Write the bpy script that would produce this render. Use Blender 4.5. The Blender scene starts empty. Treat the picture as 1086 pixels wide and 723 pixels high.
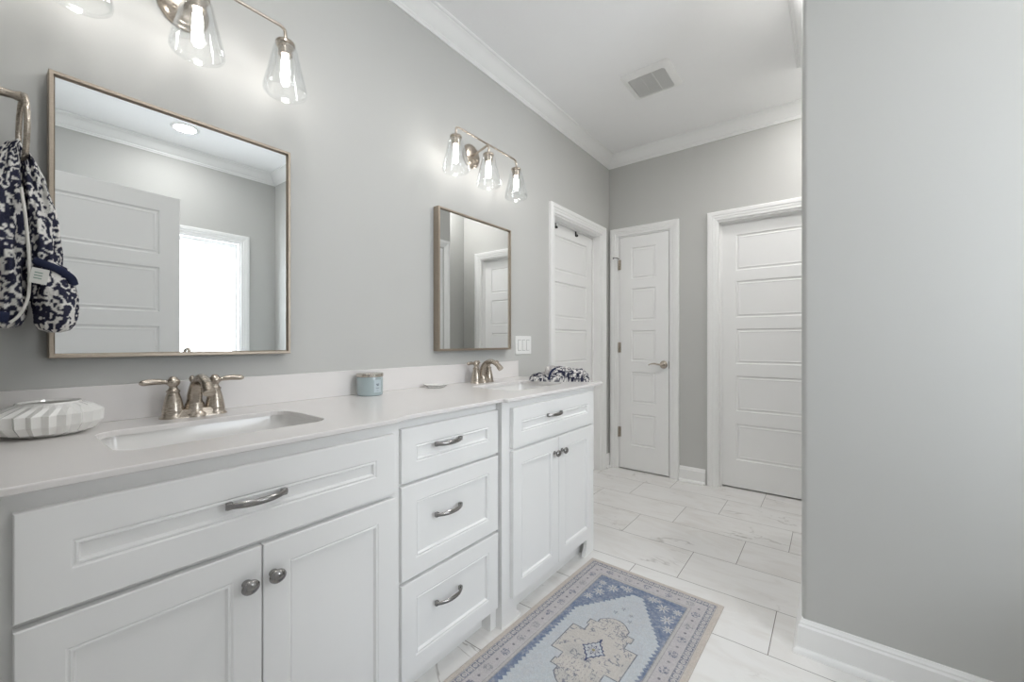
import bpy, bmesh, math, random
import numpy as np
from mathutils import Vector, Matrix
PI = math.pi
random.seed(4)
sc = bpy.context.scene
col = sc.collection

# ------------------------------------------------------------------ camera
cam = bpy.data.cameras.new('camera'); camo = bpy.data.objects.new('camera', cam); col.objects.link(camo)
cam.sensor_width = 36; cam.lens = 439.5 / 1086 * 36; cam.shift_y = 0.00074; cam.clip_start = 0.01
camo.location = (1.595, 0, 1.12); camo.rotation_euler = (PI/2, 0, math.atan2(339.4, 439.5))
sc.camera = camo
# ------------------------------------------------------------------ light and exposure
WORLD = 0.40; BULB = 38; PANE = 9.4; CAN = (95, 235, 140, 275)   # recessed lights: added by the doorway, added over the rug, real over the bath, added by the back doors
sc.view_settings.view_transform = 'Standard'; sc.view_settings.look = 'None'
sc.view_settings.exposure = 0.05; sc.view_settings.gamma = 1; sc.view_settings.use_curve_mapping = False
w = bpy.data.worlds.new('world'); sc.world = w; w.use_nodes = True
w.node_tree.nodes['Background'].inputs[0].default_value = (0.97, 0.985, 1.0, 1)
w.node_tree.nodes['Background'].inputs[1].default_value = WORLD
sc.cycles.max_bounces = 12; sc.cycles.diffuse_bounces = 6; sc.cycles.transparent_max_bounces = 16
sc.cycles.caustics_reflective = False; sc.cycles.caustics_refractive = False
sc.cycles.use_denoising = True; sc.cycles.sample_clamp_indirect = 6

# ------------------------------------------------------------------ sizes of the room
D = 3.50      # back wall
CH = 2.767    # ceiling
W = 2.88      # window wall
PX, PY, PYE, AX = 1.507, 1.835, 2.93, 1.88   # partition corner, its far end, alcove side

# ------------------------------------------------------------------ materials
def lin(c): return tuple((v/255/12.92 if v/255 <= .04045 else ((v/255+.055)/1.055)**2.4) for v in c)
class NT:
    def __init__(s, name):
        s.m = bpy.data.materials.new(name); s.m.use_nodes = True; s.t = s.m.node_tree
        s.b = s.t.nodes['Principled BSDF']; s.out = s.t.nodes['Material Output']
    def n(s, typ, props=None, **ins):
        nd = s.t.nodes.new(typ)
        for k, v in (props or {}).items(): setattr(nd, k, v)
        for k, v in ins.items():
            key = int(k[1:]) if k[0] == 'i' and k[1:].isdigit() else k
            s.set(nd.inputs[key], v)
        return nd
    def set(s, sock, v):
        if isinstance(v, bpy.types.NodeSocket): s.t.links.new(v, sock)
        else: sock.default_value = v
    def math(s, op, a, b=0.0, c=0.0):
        return s.n('ShaderNodeMath', {'operation': op}, i0=a, i1=b, i2=c).outputs[0]
    def mix(s, f, a, b):
        nd = s.n('ShaderNodeMix', {'data_type': 'RGBA'})
        s.set(nd.inputs[0], f); s.set(nd.inputs[6], a); s.set(nd.inputs[7], b); return nd.outputs[2]
    def ramp(s, f, stops):
        nd = s.n('ShaderNodeValToRGB', i0=f); r = nd.color_ramp
        while len(r.elements) < len(stops): r.elements.new(.5)
        for e, (p, c) in zip(r.elements, stops): e.position = p; e.color = c if len(c) == 4 else (*c, 1)
        return nd.outputs[0]
    def coord(s, k='Object'): return s.n('ShaderNodeTexCoord').outputs[k]
    def noise(s, scale, detail=3, vec=None, rough=.5, dist=0):
        nd = s.n('ShaderNodeTexNoise', Scale=scale, Detail=detail, Roughness=rough, Distortion=dist)
        s.t.links.new(vec if vec is not None else s.coord(), nd.inputs['Vector']); return nd.outputs['Fac']
    def bump(s, h, strength, dist=.001):
        nd = s.n('ShaderNodeBump', Strength=strength, Distance=dist, Height=h)
        s.t.links.new(nd.outputs[0], s.b.inputs['Normal'])
    def base(s, c): s.set(s.b.inputs['Base Color'], c if isinstance(c, bpy.types.NodeSocket) else (*c, 1))

def plain(name, rgb, rough=.5, metal=0, spec=.5, noise_amt=0.03, nscale=6, bump=0, bscale=200, coat=0):
    m = NT(name); c = lin(rgb)
    f = m.noise(nscale, 3)
    m.base(m.mix(f, (*[v*(1-noise_amt) for v in c], 1), (*[min(1, v*(1+noise_amt)) for v in c], 1)))
    m.b.inputs['Roughness'].default_value = rough; m.b.inputs['Metallic'].default_value = metal
    m.b.inputs['Specular IOR Level'].default_value = spec; m.b.inputs['Coat Weight'].default_value = coat
    if bump: m.bump(m.noise(bscale, 3), bump)
    return m.m
M = {}
M['wall'] = plain('grey_wall_paint', (194, 194, 191), .55, spec=.3, noise_amt=.012, bump=.12, bscale=160)
M['ceiling'] = plain('ceiling_paint', (248, 248, 248), .8, spec=.2, noise_amt=.01, bump=.6, bscale=70)
M['trim'] = plain('white_trim_paint', (242, 242, 241), .35, spec=.4, noise_amt=.01)
M['door'] = plain('white_door_paint', (240, 240, 239), .4, spec=.4, noise_amt=.01)
M['cabinet'] = plain('white_cabinet_paint', (240, 240, 239), .35, spec=.4, noise_amt=.01)
M['ceramic'] = plain('white_ceramic', (240, 239, 236), .12, spec=.5, noise_amt=.01)
M['porcelain'] = plain('sink_porcelain', (234, 233, 231), .1, spec=.5, noise_amt=.01)
M['plate'] = plain('white_plastic', (236, 236, 234), .3, noise_amt=.01)
M['dark'] = plain('painted_recess_shade', (30, 30, 30), .9, noise_amt=.01)  # dark colour painted in for shade in switch gaps and fan recess
M['black'] = plain('black_metal', (38, 36, 34), .4, metal=.6)
M['grille'] = plain('fan_grille_plastic', (222, 222, 220), .5)
M['candle'] = plain('pale_blue_glazed_jar', (166, 180, 182), .12, coat=.6, noise_amt=.02)
M['label'] = plain('pale_label_paper', (186, 198, 203), .5)
M['ink'] = plain('dark_ink', (60, 72, 84), .6)
M['navy'] = plain('navy_cotton', (48, 53, 76), .95, spec=.1, noise_amt=.15, nscale=400, bump=.5, bscale=600)
M['tag'] = plain('white_care_tag', (205, 205, 200), .7)
M['tagink'] = plain('green_grey_tag_print', (130, 150, 138), .7)
M['tub'] = plain('white_acrylic', (236, 237, 238), .15, noise_amt=.01)
def brushed(name, rgb, rough, scl=(1, 1, 60)):
    m = NT(name); mp = m.n('ShaderNodeMapping', Scale=scl); m.t.links.new(m.coord(), mp.inputs[0])
    f = m.noise(60, 3, mp.outputs[0]); c = lin(rgb)
    m.base(m.mix(f, (*[v*.85 for v in c], 1), (*[min(1, v*1.12) for v in c], 1)))
    m.b.inputs['Metallic'].default_value = 1
    m.set(m.b.inputs['Roughness'], m.math('MULTIPLY_ADD', f, .12, rough-.06)); return m.m
M['nickel'] = brushed('brushed_nickel', (186, 176, 164), .27)
M['nickel_dark'] = brushed('polished_dark_nickel', (150, 148, 146), .22)
M['frame'] = brushed('champagne_metal_frame', (176, 164, 150), .42, (1, 1, 8))
M['lid'] = brushed('silver_lid', (200, 194, 184), .2)
m = NT('mirror_silver'); m.base((.9, .91, .91)); m.b.inputs['Metallic'].default_value = 1; m.b.inputs['Roughness'].default_value = 0.0
m.set(m.b.inputs['Base Color'], m.mix(m.noise(1.0, 1), (.86, .875, .875, 1), (.88, .895, .895, 1))); M['mirror'] = m.m
# thin clear glass: see-through with a Fresnel sheen
m = NT('clear_thin_glass'); lw = m.n('ShaderNodeLayerWeight', Blend=.35)
seed = m.noise(45, 2)
fac = m.math('MULTIPLY_ADD', m.math('POWER', lw.outputs['Facing'], 2.0), .75, .05)
gl = m.n('ShaderNodeBsdfGlossy', Roughness=.04); gl.inputs['Color'].default_value = (.95, .96, .97, 1)
tr = m.n('ShaderNodeBsdfTransparent'); tr.inputs['Color'].default_value = (.965, .97, .97, 1)
bp = m.n('ShaderNodeBump', Strength=.25, Distance=.002, Height=seed); m.t.links.new(bp.outputs[0], gl.inputs['Normal'])
mx = m.n('ShaderNodeMixShader'); m.set(mx.inputs[0], fac)
m.t.links.new(tr.outputs[0], mx.inputs[1]); m.t.links.new(gl.outputs[0], mx.inputs[2]); m.t.links.new(mx.outputs[0], m.out.inputs[0]); M['glass'] = m.m
def emis(name, rgb, s, namt=.02, scale=4):
    m = NT(name); f = m.noise(scale, 3)
    e = m.n('ShaderNodeEmission', Strength=s)
    m.set(e.inputs[0], m.mix(f, (*[v*(1-namt) for v in rgb], 1), (*rgb, 1))); m.t.links.new(e.outputs[0], m.out.inputs[0]); return m.m
M['bulb'] = emis('lit_bulb', (1, .96, .925), BULB)
M['pane'] = emis('frosted_daylit_pane', (.88, .94, 1.0), PANE, .06, 30)

# quartz counter
m = NT('white_quartz'); c = lin((230, 227, 225))
f = m.noise(7, 6, rough=.6); m.base(m.mix(f, (*[v*.955 for v in c], 1), (*c, 1)))
m.b.inputs['Roughness'].default_value = .22; m.b.inputs['Specular IOR Level'].default_value = .4; M['quartz'] = m.m

# marble-look tile floor, 60 x 30.5 cm, each row shifted by a third
def tile_mat():
    m = NT('marble_look_tile'); co = m.coord()
    s = m.n('ShaderNodeSeparateXYZ'); m.t.links.new(co, s.inputs[0])
    TH, TW = .3045, .602
    ry = m.math('DIVIDE', m.math('SUBTRACT', s.outputs[1], 2.645-20*TH), TH)
    row = m.math('FLOOR', ry); fy = m.math('FRACT', ry)
    rx = m.math('DIVIDE', m.math('SUBTRACT', m.math('SUBTRACT', s.outputs[0], .811-20*TW), m.math('MULTIPLY', m.math('SUBTRACT', row, 20.0), .2007)), TW)
    cx = m.math('FLOOR', rx); fx = m.math('FRACT', rx)
    def edge(f, size): return m.math('MULTIPLY', m.math('MINIMUM', f, m.math('SUBTRACT', 1.0, f)), size)
    ed = m.math('MINIMUM', edge(fx, TW), edge(fy, TH))
    g = m.math('SUBTRACT', 1.0, m.n('ShaderNodeMapRange', {'interpolation_type': 'SMOOTHSTEP'}, i0=ed, i1=.0009, i2=.0019).outputs[0])
    idv = m.n('ShaderNodeCombineXYZ', i0=m.math('MULTIPLY', cx, 3.7), i1=m.math('MULTIPLY', row, 5.3), i2=m.math('MULTIPLY', m.math('ADD', cx, row), 1.9))
    v = m.n('ShaderNodeVectorMath', {'operation': 'ADD'}); m.t.links.new(co, v.inputs[0]); m.t.links.new(idv.outputs[0], v.inputs[1])
    mp = m.n('ShaderNodeMapping', Rotation=(0, 0, .55), Scale=(1, 2.6, 1)); m.t.links.new(v.outputs[0], mp.inputs[0])
    n1 = m.noise(1.5, 5, mp.outputs[0], .55, .7)
    vein = m.n('ShaderNodeMapRange', {'interpolation_type': 'SMOOTHSTEP'}, i0=m.math('ABSOLUTE', m.math('SUBTRACT', n1, .5)), i1=.0, i2=.011).outputs[0]
    msk = m.n('ShaderNodeMapRange', i0=m.noise(3.1, 3, v.outputs[0]), i1=.50, i2=.62).outputs[0]
    vein = m.math('MULTIPLY', m.math('SUBTRACT', 1.0, vein), msk)
    n2 = m.noise(3.0, 4, mp.outputs[0], .6, 1.2)
    cloud = m.n('ShaderNodeMapRange', i0=n2, i1=.45, i2=.75).outputs[0]
    base = m.mix(cloud, (*lin((231, 230, 228)), 1), (*lin((220, 217, 213)), 1))
    base = m.mix(m.math('MULTIPLY', vein, .62), base, (*lin((150, 144, 138)), 1))
    base = m.mix(g, base, (*lin((118, 114, 110)), 1))
    m.base(base); m.set(m.b.inputs['Roughness'], m.math('MULTIPLY_ADD', g, .5, .22))
    m.b.inputs['Specular IOR Level'].default_value = .4
    m.bump(m.math('SUBTRACT', 1.0, g), .4, .0015); return m.m
M['floor'] = tile_mat()
def attr_mat(name, rough, bs, bstr, dist=.002):
    m = NT(name); a = m.n('ShaderNodeAttribute'); a.attribute_name = 'pattern'
    f = m.noise(bs, 3); m.base(m.mix(m.math('MULTIPLY', f, .12), a.outputs[0], (.3, .3, .3, 1)))
    m.b.inputs['Roughness'].default_value = rough; m.b.inputs['Specular IOR Level'].default_value = .1
    m.bump(f, bstr, dist); return m.m
M['rug'] = attr_mat('woven_rug', .95, 420, .7)
M['terry'] = attr_mat('terry_cloth', .98, 330, .9, .003)

# ------------------------------------------------------------------ object helpers
def tag(o, label=None, cat=None, group=None, kind=None):
    for k, v in (('label', label), ('category', cat), ('group', group), ('kind', kind)):
        if v: o[k] = v
    return o
def empty(name, loc=(0, 0, 0), rz=0, **k):
    o = bpy.data.objects.new(name, None); col.objects.link(o); o.location = loc; o.rotation_euler = (0, 0, rz)
    o.empty_display_size = .05
    return tag(o, **k)
def obj(name, bm, mat, parent=None, smooth=None, **k):
    bmesh.ops.recalc_face_normals(bm, faces=bm.faces[:])
    me = bpy.data.meshes.new(name); bm.to_mesh(me); bm.free()
    me.materials.append(M[mat] if isinstance(mat, str) else mat)
    if smooth is not None:
        me.polygons.foreach_set('use_smooth', [True]*len(me.polygons))
        me.set_sharp_from_angle(angle=math.radians(smooth))
    o = bpy.data.objects.new(name, me); col.objects.link(o)
    if parent: o.parent = parent
    return tag(o, **k)
def B(): return bmesh.new()
def box(bm, x0, x1, y0, y1, z0, z1, bev=0):
    v = [bm.verts.new(p) for p in ((x0,y0,z0),(x1,y0,z0),(x1,y1,z0),(x0,y1,z0),(x0,y0,z1),(x1,y0,z1),(x1,y1,z1),(x0,y1,z1))]
    fs = [bm.faces.new([v[i] for i in f]) for f in ((3,2,1,0),(4,5,6,7),(0,1,5,4),(1,2,6,5),(2,3,7,6),(3,0,4,7))]
    if bev:
        es = list({e for f in fs for e in f.edges})
        bmesh.ops.bevel(bm, geom=es, offset=bev, segments=2, affect='EDGES', profile=.6)
    return bm
def boxes(lst, bev=0):
    bm = B()
    for b in lst: box(bm, *b, bev=bev)
    return bm
def lathe(bm, prof, n=32, mat=None, close_top=False, close_bot=False):
    """prof: list of (r, z)."""
    mat = mat or Matrix(); rings = []
    for r, z in prof:
        if r < 1e-6: rings.append([bm.verts.new(mat @ Vector((0, 0, z)))])
        else: rings.append([bm.verts.new(mat @ Vector((r*math.cos(2*PI*i/n), r*math.sin(2*PI*i/n), z))) for i in range(n)])
    for a, b in zip(rings, rings[1:]):
        for i in range(n):
            j = (i+1) % n
            if len(a) == 1 and len(b) == 1: continue
            if len(a) == 1: bm.faces.new((a[0], b[i], b[j]))
            elif len(b) == 1: bm.faces.new((a[i], a[j], b[0]))
            else: bm.faces.new((a[i], a[j], b[j], b[i]))
    if close_bot and len(rings[0]) > 1: bm.faces.new(rings[0])
    if close_top and len(rings[-1]) > 1: bm.faces.new(rings[-1])
    return bm
def tube(bm, pts, rad, n=16, cap=True, closed=False, flat=None):
    """pts: list of points; rad: number or list (or (ra, rb) pairs); frames by parallel transport."""
    P = [Vector(p) for p in pts]; k = len(P)
    R = rad if isinstance(rad, (list, tuple)) else [rad]*k
    T = []
    for i in range(k):
        a = P[(i-1) % k] if (closed or i) else P[i]; b = P[(i+1) % k] if (closed or i < k-1) else P[i]
        T.append((b-a).normalized())
    up = Vector(flat) if flat else (Vector((0, 0, 1)) if abs(T[0].z) < .9 else Vector((1, 0, 0)))
    N = (up - T[0]*up.dot(T[0])).normalized(); rings = []
    for i in range(k):
        N = (N - T[i]*N.dot(T[i])).normalized(); Bn = T[i].cross(N)
        ra, rb = R[i] if isinstance(R[i], (tuple, list)) else (R[i], R[i])
        rings.append([bm.verts.new(P[i] + N*ra*math.cos(2*PI*j/n) + Bn*rb*math.sin(2*PI*j/n)) for j in range(n)])
    for i in range(k if closed else k-1):
        a, b = rings[i], rings[(i+1) % k]
        for j in range(n): bm.faces.new((a[j], a[(j+1) % n], b[(j+1) % n], b[j]))
    if cap and not closed: bm.faces.new(rings[0][::-1]); bm.faces.new(rings[-1])
    return bm
def spline(pts, n=8):
    P = [Vector(p) for p in pts]; P = [P[0]*2-P[1]] + P + [P[-1]*2-P[-2]]; out = []
    for i in range(1, len(P)-2):
        for j in range(n):
            t = j/n; a, b, c, d = P[i-1:i+3]
            out.append(.5*((2*b)+(c-a)*t+(2*a-5*b+4*c-d)*t*t+(3*b-a-3*c+d)*t**3))
    out.append(P[-2]); return out
def sweep(bm, path, prof, fmap, side=1, closed=False, caps=True):
    """mitred moulding: path in a plane, prof = (offset to the left of travel * side, height); fmap(a, b, h) -> 3D"""
    n = len(path); P = [Vector(p) for p in path]; rings = []
    for i in range(n):
        ds = []
        if i or closed: ds.append((P[i]-P[i-1]).normalized())
        if i < n-1 or closed: ds.append((P[(i+1) % n]-P[i]).normalized())
        ns = [Vector((-d.y, d.x))*side for d in ds]
        mv = ns[0] if len(ns) == 1 else (ns[0]+ns[1])/(1+ns[0].dot(ns[1]))
        rings.append([bm.verts.new(fmap(P[i].x+mv.x*o, P[i].y+mv.y*o, h)) for o, h in prof])
    k = len(prof)
    for i in range(n if closed else n-1):
        a, b = rings[i], rings[(i+1) % n]
        for j in range(k): bm.faces.new((a[j], a[(j+1) % k], b[(j+1) % k], b[j]))
    if caps and not closed: bm.faces.new(rings[0]); bm.faces.new(rings[-1])
    return bm
XY = lambda a, b, h: (a, b, h)
def rrect(x0, x1, y0, y1, r, n=6):
    pts = []
    for cx, cy, a0 in ((x1-r, y1-r, 0), (x0+r, y1-r, 90), (x0+r, y0+r, 180), (x1-r, y0+r, 270)):
        for i in range(n+1):
            a = math.radians(a0+90*i/n); pts.append((cx+r*math.cos(a), cy+r*math.sin(a)))
    return pts
def loft(bm, loops, cap0=False, cap1=False, closed=True):
    R = [[bm.verts.new(p) for p in L] for L in loops]; n = len(R[0])
    for a, b in zip(R, R[1:]):
        for j in range(n if closed else n-1): bm.faces.new((a[j], a[(j+1) % n], b[(j+1) % n], b[j]))
    if cap0: bm.faces.new(R[0])
    if cap1: bm.faces.new(R[-1])
    return R
def slab(bm, x0, x1, z0, z1, yf, t, panels, prof, both=False, bev=.002):
    """board whose front faces -y at y=yf; panels (x0,x1,z0,z1) sunk by prof [(inset, depth)]"""
    def face(yy, s):
        xs = sorted({x0+bev, x1-bev} | {round(v, 5) for p in panels for v in p[:2]})
        zs = sorted({z0+bev, z1-bev} | {round(v, 5) for p in panels for v in p[2:]})
        V = {}
        def vt(x, z, d=0):
            k = (round(x, 5), round(z, 5), round(d, 5))
            if k not in V: V[k] = bm.verts.new((x, yy+s*d, z))
            return V[k]
        for i in range(len(xs)-1):
            for j in range(len(zs)-1):
                a, b, c, d = xs[i], xs[i+1], zs[j], zs[j+1]; cx, cz = (a+b)/2, (c+d)/2
                if not any(p[0] < cx < p[1] and p[2] < cz < p[3] for p in panels):
                    bm.faces.new((vt(a, c), vt(b, c), vt(b, d), vt(a, d)))
        for a, b, c, d in panels:
            a, b, c, d = (round(q, 5) for q in (a, b, c, d))
            prev = None
            gx = [q for q in xs if a <= q <= b]; gz = [q for q in zs if c <= q <= d]
            prev = [vt(a, c), vt(b, c), vt(b, d), vt(a, d)]
            for ins, dep in prof:
                cur = [vt(a+ins, c+ins, dep), vt(b-ins, c+ins, dep), vt(b-ins, d-ins, dep), vt(a+ins, d-ins, dep)]
                for q in range(4): bm.faces.new((prev[q], prev[(q+1) % 4], cur[(q+1) % 4], cur[q]))
                prev = cur
            bm.faces.new(prev)
        return xs, zs, vt
    face(yf, 1)
    o = [(x0, z0), (x1, z0), (x1, z1), (x0, z1)]; i_ = [(x0+bev, z0+bev), (x1-bev, z0+bev), (x1-bev, z1-bev), (x0+bev, z1-bev)]
    L0 = [bm.verts.new((x, yf, z)) for x, z in i_]; L1 = [bm.verts.new((x, yf+bev, z)) for x, z in o]
    L2 = [bm.verts.new((x, yf+t-bev, z)) for x, z in o]; L3 = [bm.verts.new((x, yf+t, z)) for x, z in i_]
    for a, b in ((L0, L1), (L1, L2), (L2, L3)):
        for q in range(4): bm.faces.new((a[q], a[(q+1) % 4], b[(q+1) % 4], b[q]))
    if both: face(yf+t, -1)
    else: bm.faces.new(L3)
    return bm
def copy_tree(o, parent=None):
    c = o.copy(); col.objects.link(c); c.parent = parent
    for ch in list(o.children): copy_tree(ch, c)
    return c

# ================================================================== THE ROOM
WT = .13
def wall(name, segs): return obj(name, boxes(segs), 'wall', kind='structure')
D0 = (2.56, 3.335); D1 = (.086, .545); D2 = (.893, 1.625); DH = 2.052
box_top = 2.9
wall('wall_left', [(-WT, 0, -WT, D0[0], 0, box_top), (-WT, 0, D0[1], D+WT, 0, box_top), (-WT, 0, D0[0], D0[1], DH, box_top)])
wall('wall_back', [(0, D1[0], D, D+WT, 0, box_top), (D1[1], D2[0], D, D+WT, 0, box_top), (D2[1], AX+WT, D, D+WT, 0, box_top),
                   (D1[0], D1[1], D, D+WT, DH, box_top), (D2[0], D2[1], D, D+WT, DH, box_top)])
WY = (1.09, 1.56); WZ = (.98, 2.05)
WY = (.72, 1.53)
wall('wall_right', [(W, W+WT, -WT, WY[0], 0, box_top), (W, W+WT, WY[1], PY, 0, box_top), (W, W+WT, WY[0], WY[1], 0, WZ[0]), (W, W+WT, WY[0], WY[1], WZ[1], box_top)])
EX = (.70, 1.705)
wall('wall_front', [(0, EX[0], -WT, 0, 0, box_top), (EX[1], W, -WT, 0, 0, box_top), (EX[0], EX[1], -WT, 0, 2.05, box_top)])
# partition block with rounded corner beads
bm = B(); r = .020
def arc(cx, cy, a0, a1, n=6): return [(cx+r*math.cos(math.radians(a0+(a1-a0)*i/n)), cy+r*math.sin(math.radians(a0+(a1-a0)*i/n))) for i in range(n+1)]
pl = arc(PX+r, PY+r, 270, 180)[::1] + arc(PX+r, PYE-r, 180, 90) + [(AX, PYE), (AX, D+WT), (AX+WT, D+WT), (W+WT, D+WT), (W+WT, PY)]
loft(bm, [[(x, y, 0) for x, y in pl], [(x, y, box_top) for x, y in pl]], True, True)
obj('wall_partition', bm, 'wall', smooth=40, kind='structure')
# unseen boxes added behind the doors to keep world light out of the gaps
for nm, b in (('light_block_left', (-1.0, -WT, 2.3, 3.63)), ('light_block_back', (0, .75, D+WT, 4.3)), ('light_block_far', (.76, 1.88, D+WT, 4.3))):
    x0, x1, y0, y1 = b; bm = B()
    t = .02
    box(bm, x0-t, x0, y0, y1, 0, 2.4); box(bm, x1-.0, x1+t, y0, y1, 0, 2.4) if 'left' not in nm else None
    if 'left' in nm: box(bm, x0, x1, y0-t, y0, 0, 2.4)
    box(bm, x0, x1, y1, y1+t, 0, 2.4); box(bm, x0, x1, y0, y1, 2.4, 2.42)
    obj(nm, bm, 'wall', kind='structure')
bm = boxes([(-1.1, W+WT, -WT, 4.4, -.05, 0)]); obj('floor', bm, 'floor', kind='structure')
bm = boxes([(-WT, W+WT, -WT, D+WT, CH, CH+.05)]); obj('ceiling', bm, 'ceiling', kind='structure')

# crown moulding around the whole room
crown = [(0, CH), (.0, CH-.094), (.008, CH-.094), (.010, CH-.086), (.016, CH-.080), (.016, CH-.074), (.022, CH-.070), (.032, CH-.060), (.043, CH-.045), (.052, CH-.032),
         (.060, CH-.022), (.068, CH-.017), (.070, CH-.013), (.076, CH-.011), (.080, CH-.006), (.080, CH)]
per = [(0, 0), (0, D), (AX, D), (AX, PYE), (PX, PYE), (PX, PY), (W, PY), (W, 0)]
obj('trim_1', sweep(B(), per, crown, XY, side=-1, closed=True), 'trim', smooth=30, kind='structure')
# baseboards
bb = [(0, 0), (.0, .118), (.004, .118), (.007, .110), (.010, .106), (.010, .100), (.015, .094), (.015, .0)]
shoe = [(.015, 0), (.015, .020), (.020, .019), (.026, .015), (.030, .008), (.031, 0)]
def baseboard(name, path, side=-1):
    bm = B(); sweep(bm, path, bb, XY, side); sweep(bm, path, shoe, XY, side); obj(name, bm, 'trim', smooth=30, kind='structure')
baseboard('baseboard_left', [(0, 2.055), (0, 2.475)])
baseboard('baseboard_left_corner', [(0, 3.41), (0, D), (.012, D)])
baseboard('baseboard_back', [(.615, D), (.81, D)])
baseboard('baseboard_back_alcove', [(1.705, D), (AX, D), (AX, PYE), (PX, PYE), (PX, 2.905)])
baseboard('baseboard_partition', [(PX+.005, 2.39), (PX+.005, PY), (W, PY)])
baseboard('baseboard_right', [(W, PY-.031), (W, 0), (1.79, 0)])

# doors -----------------------------------------------------------------------------------
casing_prof = [(.0, 0), (.0, .010), (.004, .012), (.018, .013), (.022, .017), (.036, .018), (.040, .022), (.062, .024), (.067, .020), (.067, 0)]
PROWS = [(1.665, 1.938), (1.306, 1.584), (.953, 1.218), (.590, .860), (.218, .494)]
moulding = [(.004, .007), (.009, .009), (.014, .008), (.022, .003), (.030, .005)]
def casing(s0, s1, H, parent, jamb=.13, name='casing', bottom=None, thin=1.0):
    """frame round an opening in local coords: x along wall, -y into the room"""
    bm = B(); zb = 0 if bottom is None else bottom
    path = [(s0, zb), (s0, H), (s1, H), (s1, zb)]
    f = lambda a, b, h: (a, -h*thin, b)
    if bottom is None: sweep(bm, path, casing_prof, f, side=1)
    else: sweep(bm, [(s0, zb), (s0, H), (s1, H), (s1, zb)], casing_prof, f, side=1, closed=True)
    o = obj(name, bm, 'trim', parent, smooth=30)
    bm = B(); t = .012
    box(bm, s0, s0+t, .0, jamb, zb, H); box(bm, s1-t, s1, .0, jamb, zb, H); box(bm, s0+t, s1-t, .0, jamb, H-t, H)
    obj('jamb', bm, 'trim', parent)
    return o
def door(name, loc, rz, s0, s1, recess, stile, hinges=None, stop=True, sill=False, both=False, top=2.03):
    root = empty(name, loc, rz, kind='structure')
    casing(s0, s1, DH, root)
    bm = B(); g = .016
    slab(bm, s0+g, s1-g, .010, top+.006, recess, .035, [(s0+g+stile, s1-g-stile, a, b) for a, b in PROWS], moulding, both=both)
    leaf = obj('leaf', bm, 'door', root)
    if stop:
        bm = B(); y0 = recess+.036 if recess < .02 else recess-.014; y1 = y0+.012
        box(bm, s0+.012, s0+.026, y0, y1, 0, DH-.012); box(bm, s1-.026, s1-.012, y0, y1, 0, DH-.012); box(bm, s0+.026, s1-.026, y0, y1, DH-.026, DH-.012)
        obj('stop', bm, 'trim', root)
    return root, leaf
# door 1: left wall, beyond the vanity
d0, _ = door('door_1', (0, 0, 0), PI/2, D0[0], D0[1], .075, .105, top=2.028)
# door 2: narrow hinged door in the back wall
d1, leaf1 = door('door_2', (0, D, 0), 0, D1[0], D1[1], -.004, .108)
for z in (1.80, 1.07, .325):
    bm = B(); lathe(bm, [(0, -.046), (.0035, -.046), (.0065, -.042), (.0065, .042), (.0035, .046), (0, .046)], 12, Matrix.Translation((D1[0]+.012, -.012, z)))
    box(bm, D1[0]+.013, D1[0]+.030, -.0065, -.004, z-.044, z+.044)
    obj('hinge', bm, 'nickel', d1, smooth=40)
bm = B(); tube(bm, [(D1[0]+.012, -.014, 1.852), (D1[0]+.012, -.040, 1.858), (D1[0]-.02, -.052, 1.858)], .004, 8)
box(bm, D1[0]-.026, D1[0]-.018, -.058, -.046, 1.850, 1.866, .002)
obj('hinge_door_stop', bm, 'nickel_dark', d1, smooth=40)
# lever handle
bm = B(); hx, hz = .488, .929
RX = Matrix.Translation((hx, -.004, hz)) @ Matrix.Rotation(PI/2, 4, 'X')
lathe(bm, [(0, 0), (.032, 0), (.033, .003), (.030, .008), (.018, .011), (.0115, .014), (.0105, .040), (.014, .046), (.014, .056), (.009, .060), (0, .061)], 32, RX)
rs = obj('handle_rose', bm, 'nickel', d1, smooth=40)
pts = spline([(hx, -.054, hz), (hx-.03, -.056, hz+.004), (hx-.06, -.056, hz+.009), (hx-.088, -.055, hz+.006), (hx-.112, -.052, hz-.004)], 6)
obj('handle', tube(B(), pts, [(.008-.0035*i/(len(pts)-1), .006-.002*i/(len(pts)-1)) for i in range(len(pts))], 12), 'nickel', d1, smooth=50)
bm = boxes([(D1[1]-.0165, D1[1]-.0145, -.003, .026, .90, .96)]); obj('latch_plate', bm, 'nickel_dark', d1)
# door 3: wide door in the back wall, partly behind the partition
d2, _ = door('door_3', (0, D, 0), 0, D2[0], D2[1], .055, .105)
# door 4: linen door in the side of the partition (seen in the far mirror)
d3 = empty('door_4', (PX, 0, 0), -PI/2, kind='structure')
casing(-2.83, -2.465, DH, d3, jamb=.0)
bm = B(); slab(bm, -2.815, -2.480, .010, 2.036, -.008, .008, [(-2.745, -2.55, a, b) for a, b in PROWS], moulding); obj('leaf', bm, 'door', d3)
# door 5: entry door, standing open against the camera's right
ang = math.atan2(1.797-1.728, .80)
d4 = empty('door_5', (1.728, .02, 0), PI/2-ang, kind='structure')
# local: x along leaf; front (-y) faces +x... leaf occupies y 0..-.035
bm = B(); slab(bm, 0, .79, .012, 2.04, -.035, .035, [(.105, .685, a, b) for a, b in PROWS], moulding, both=True); obj('leaf', bm, 'door', d4)
e = empty('door_6', (0, 0, 0), PI, kind='structure')
casing(-EX[1], -EX[0], 2.05, e, thin=.8)

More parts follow.
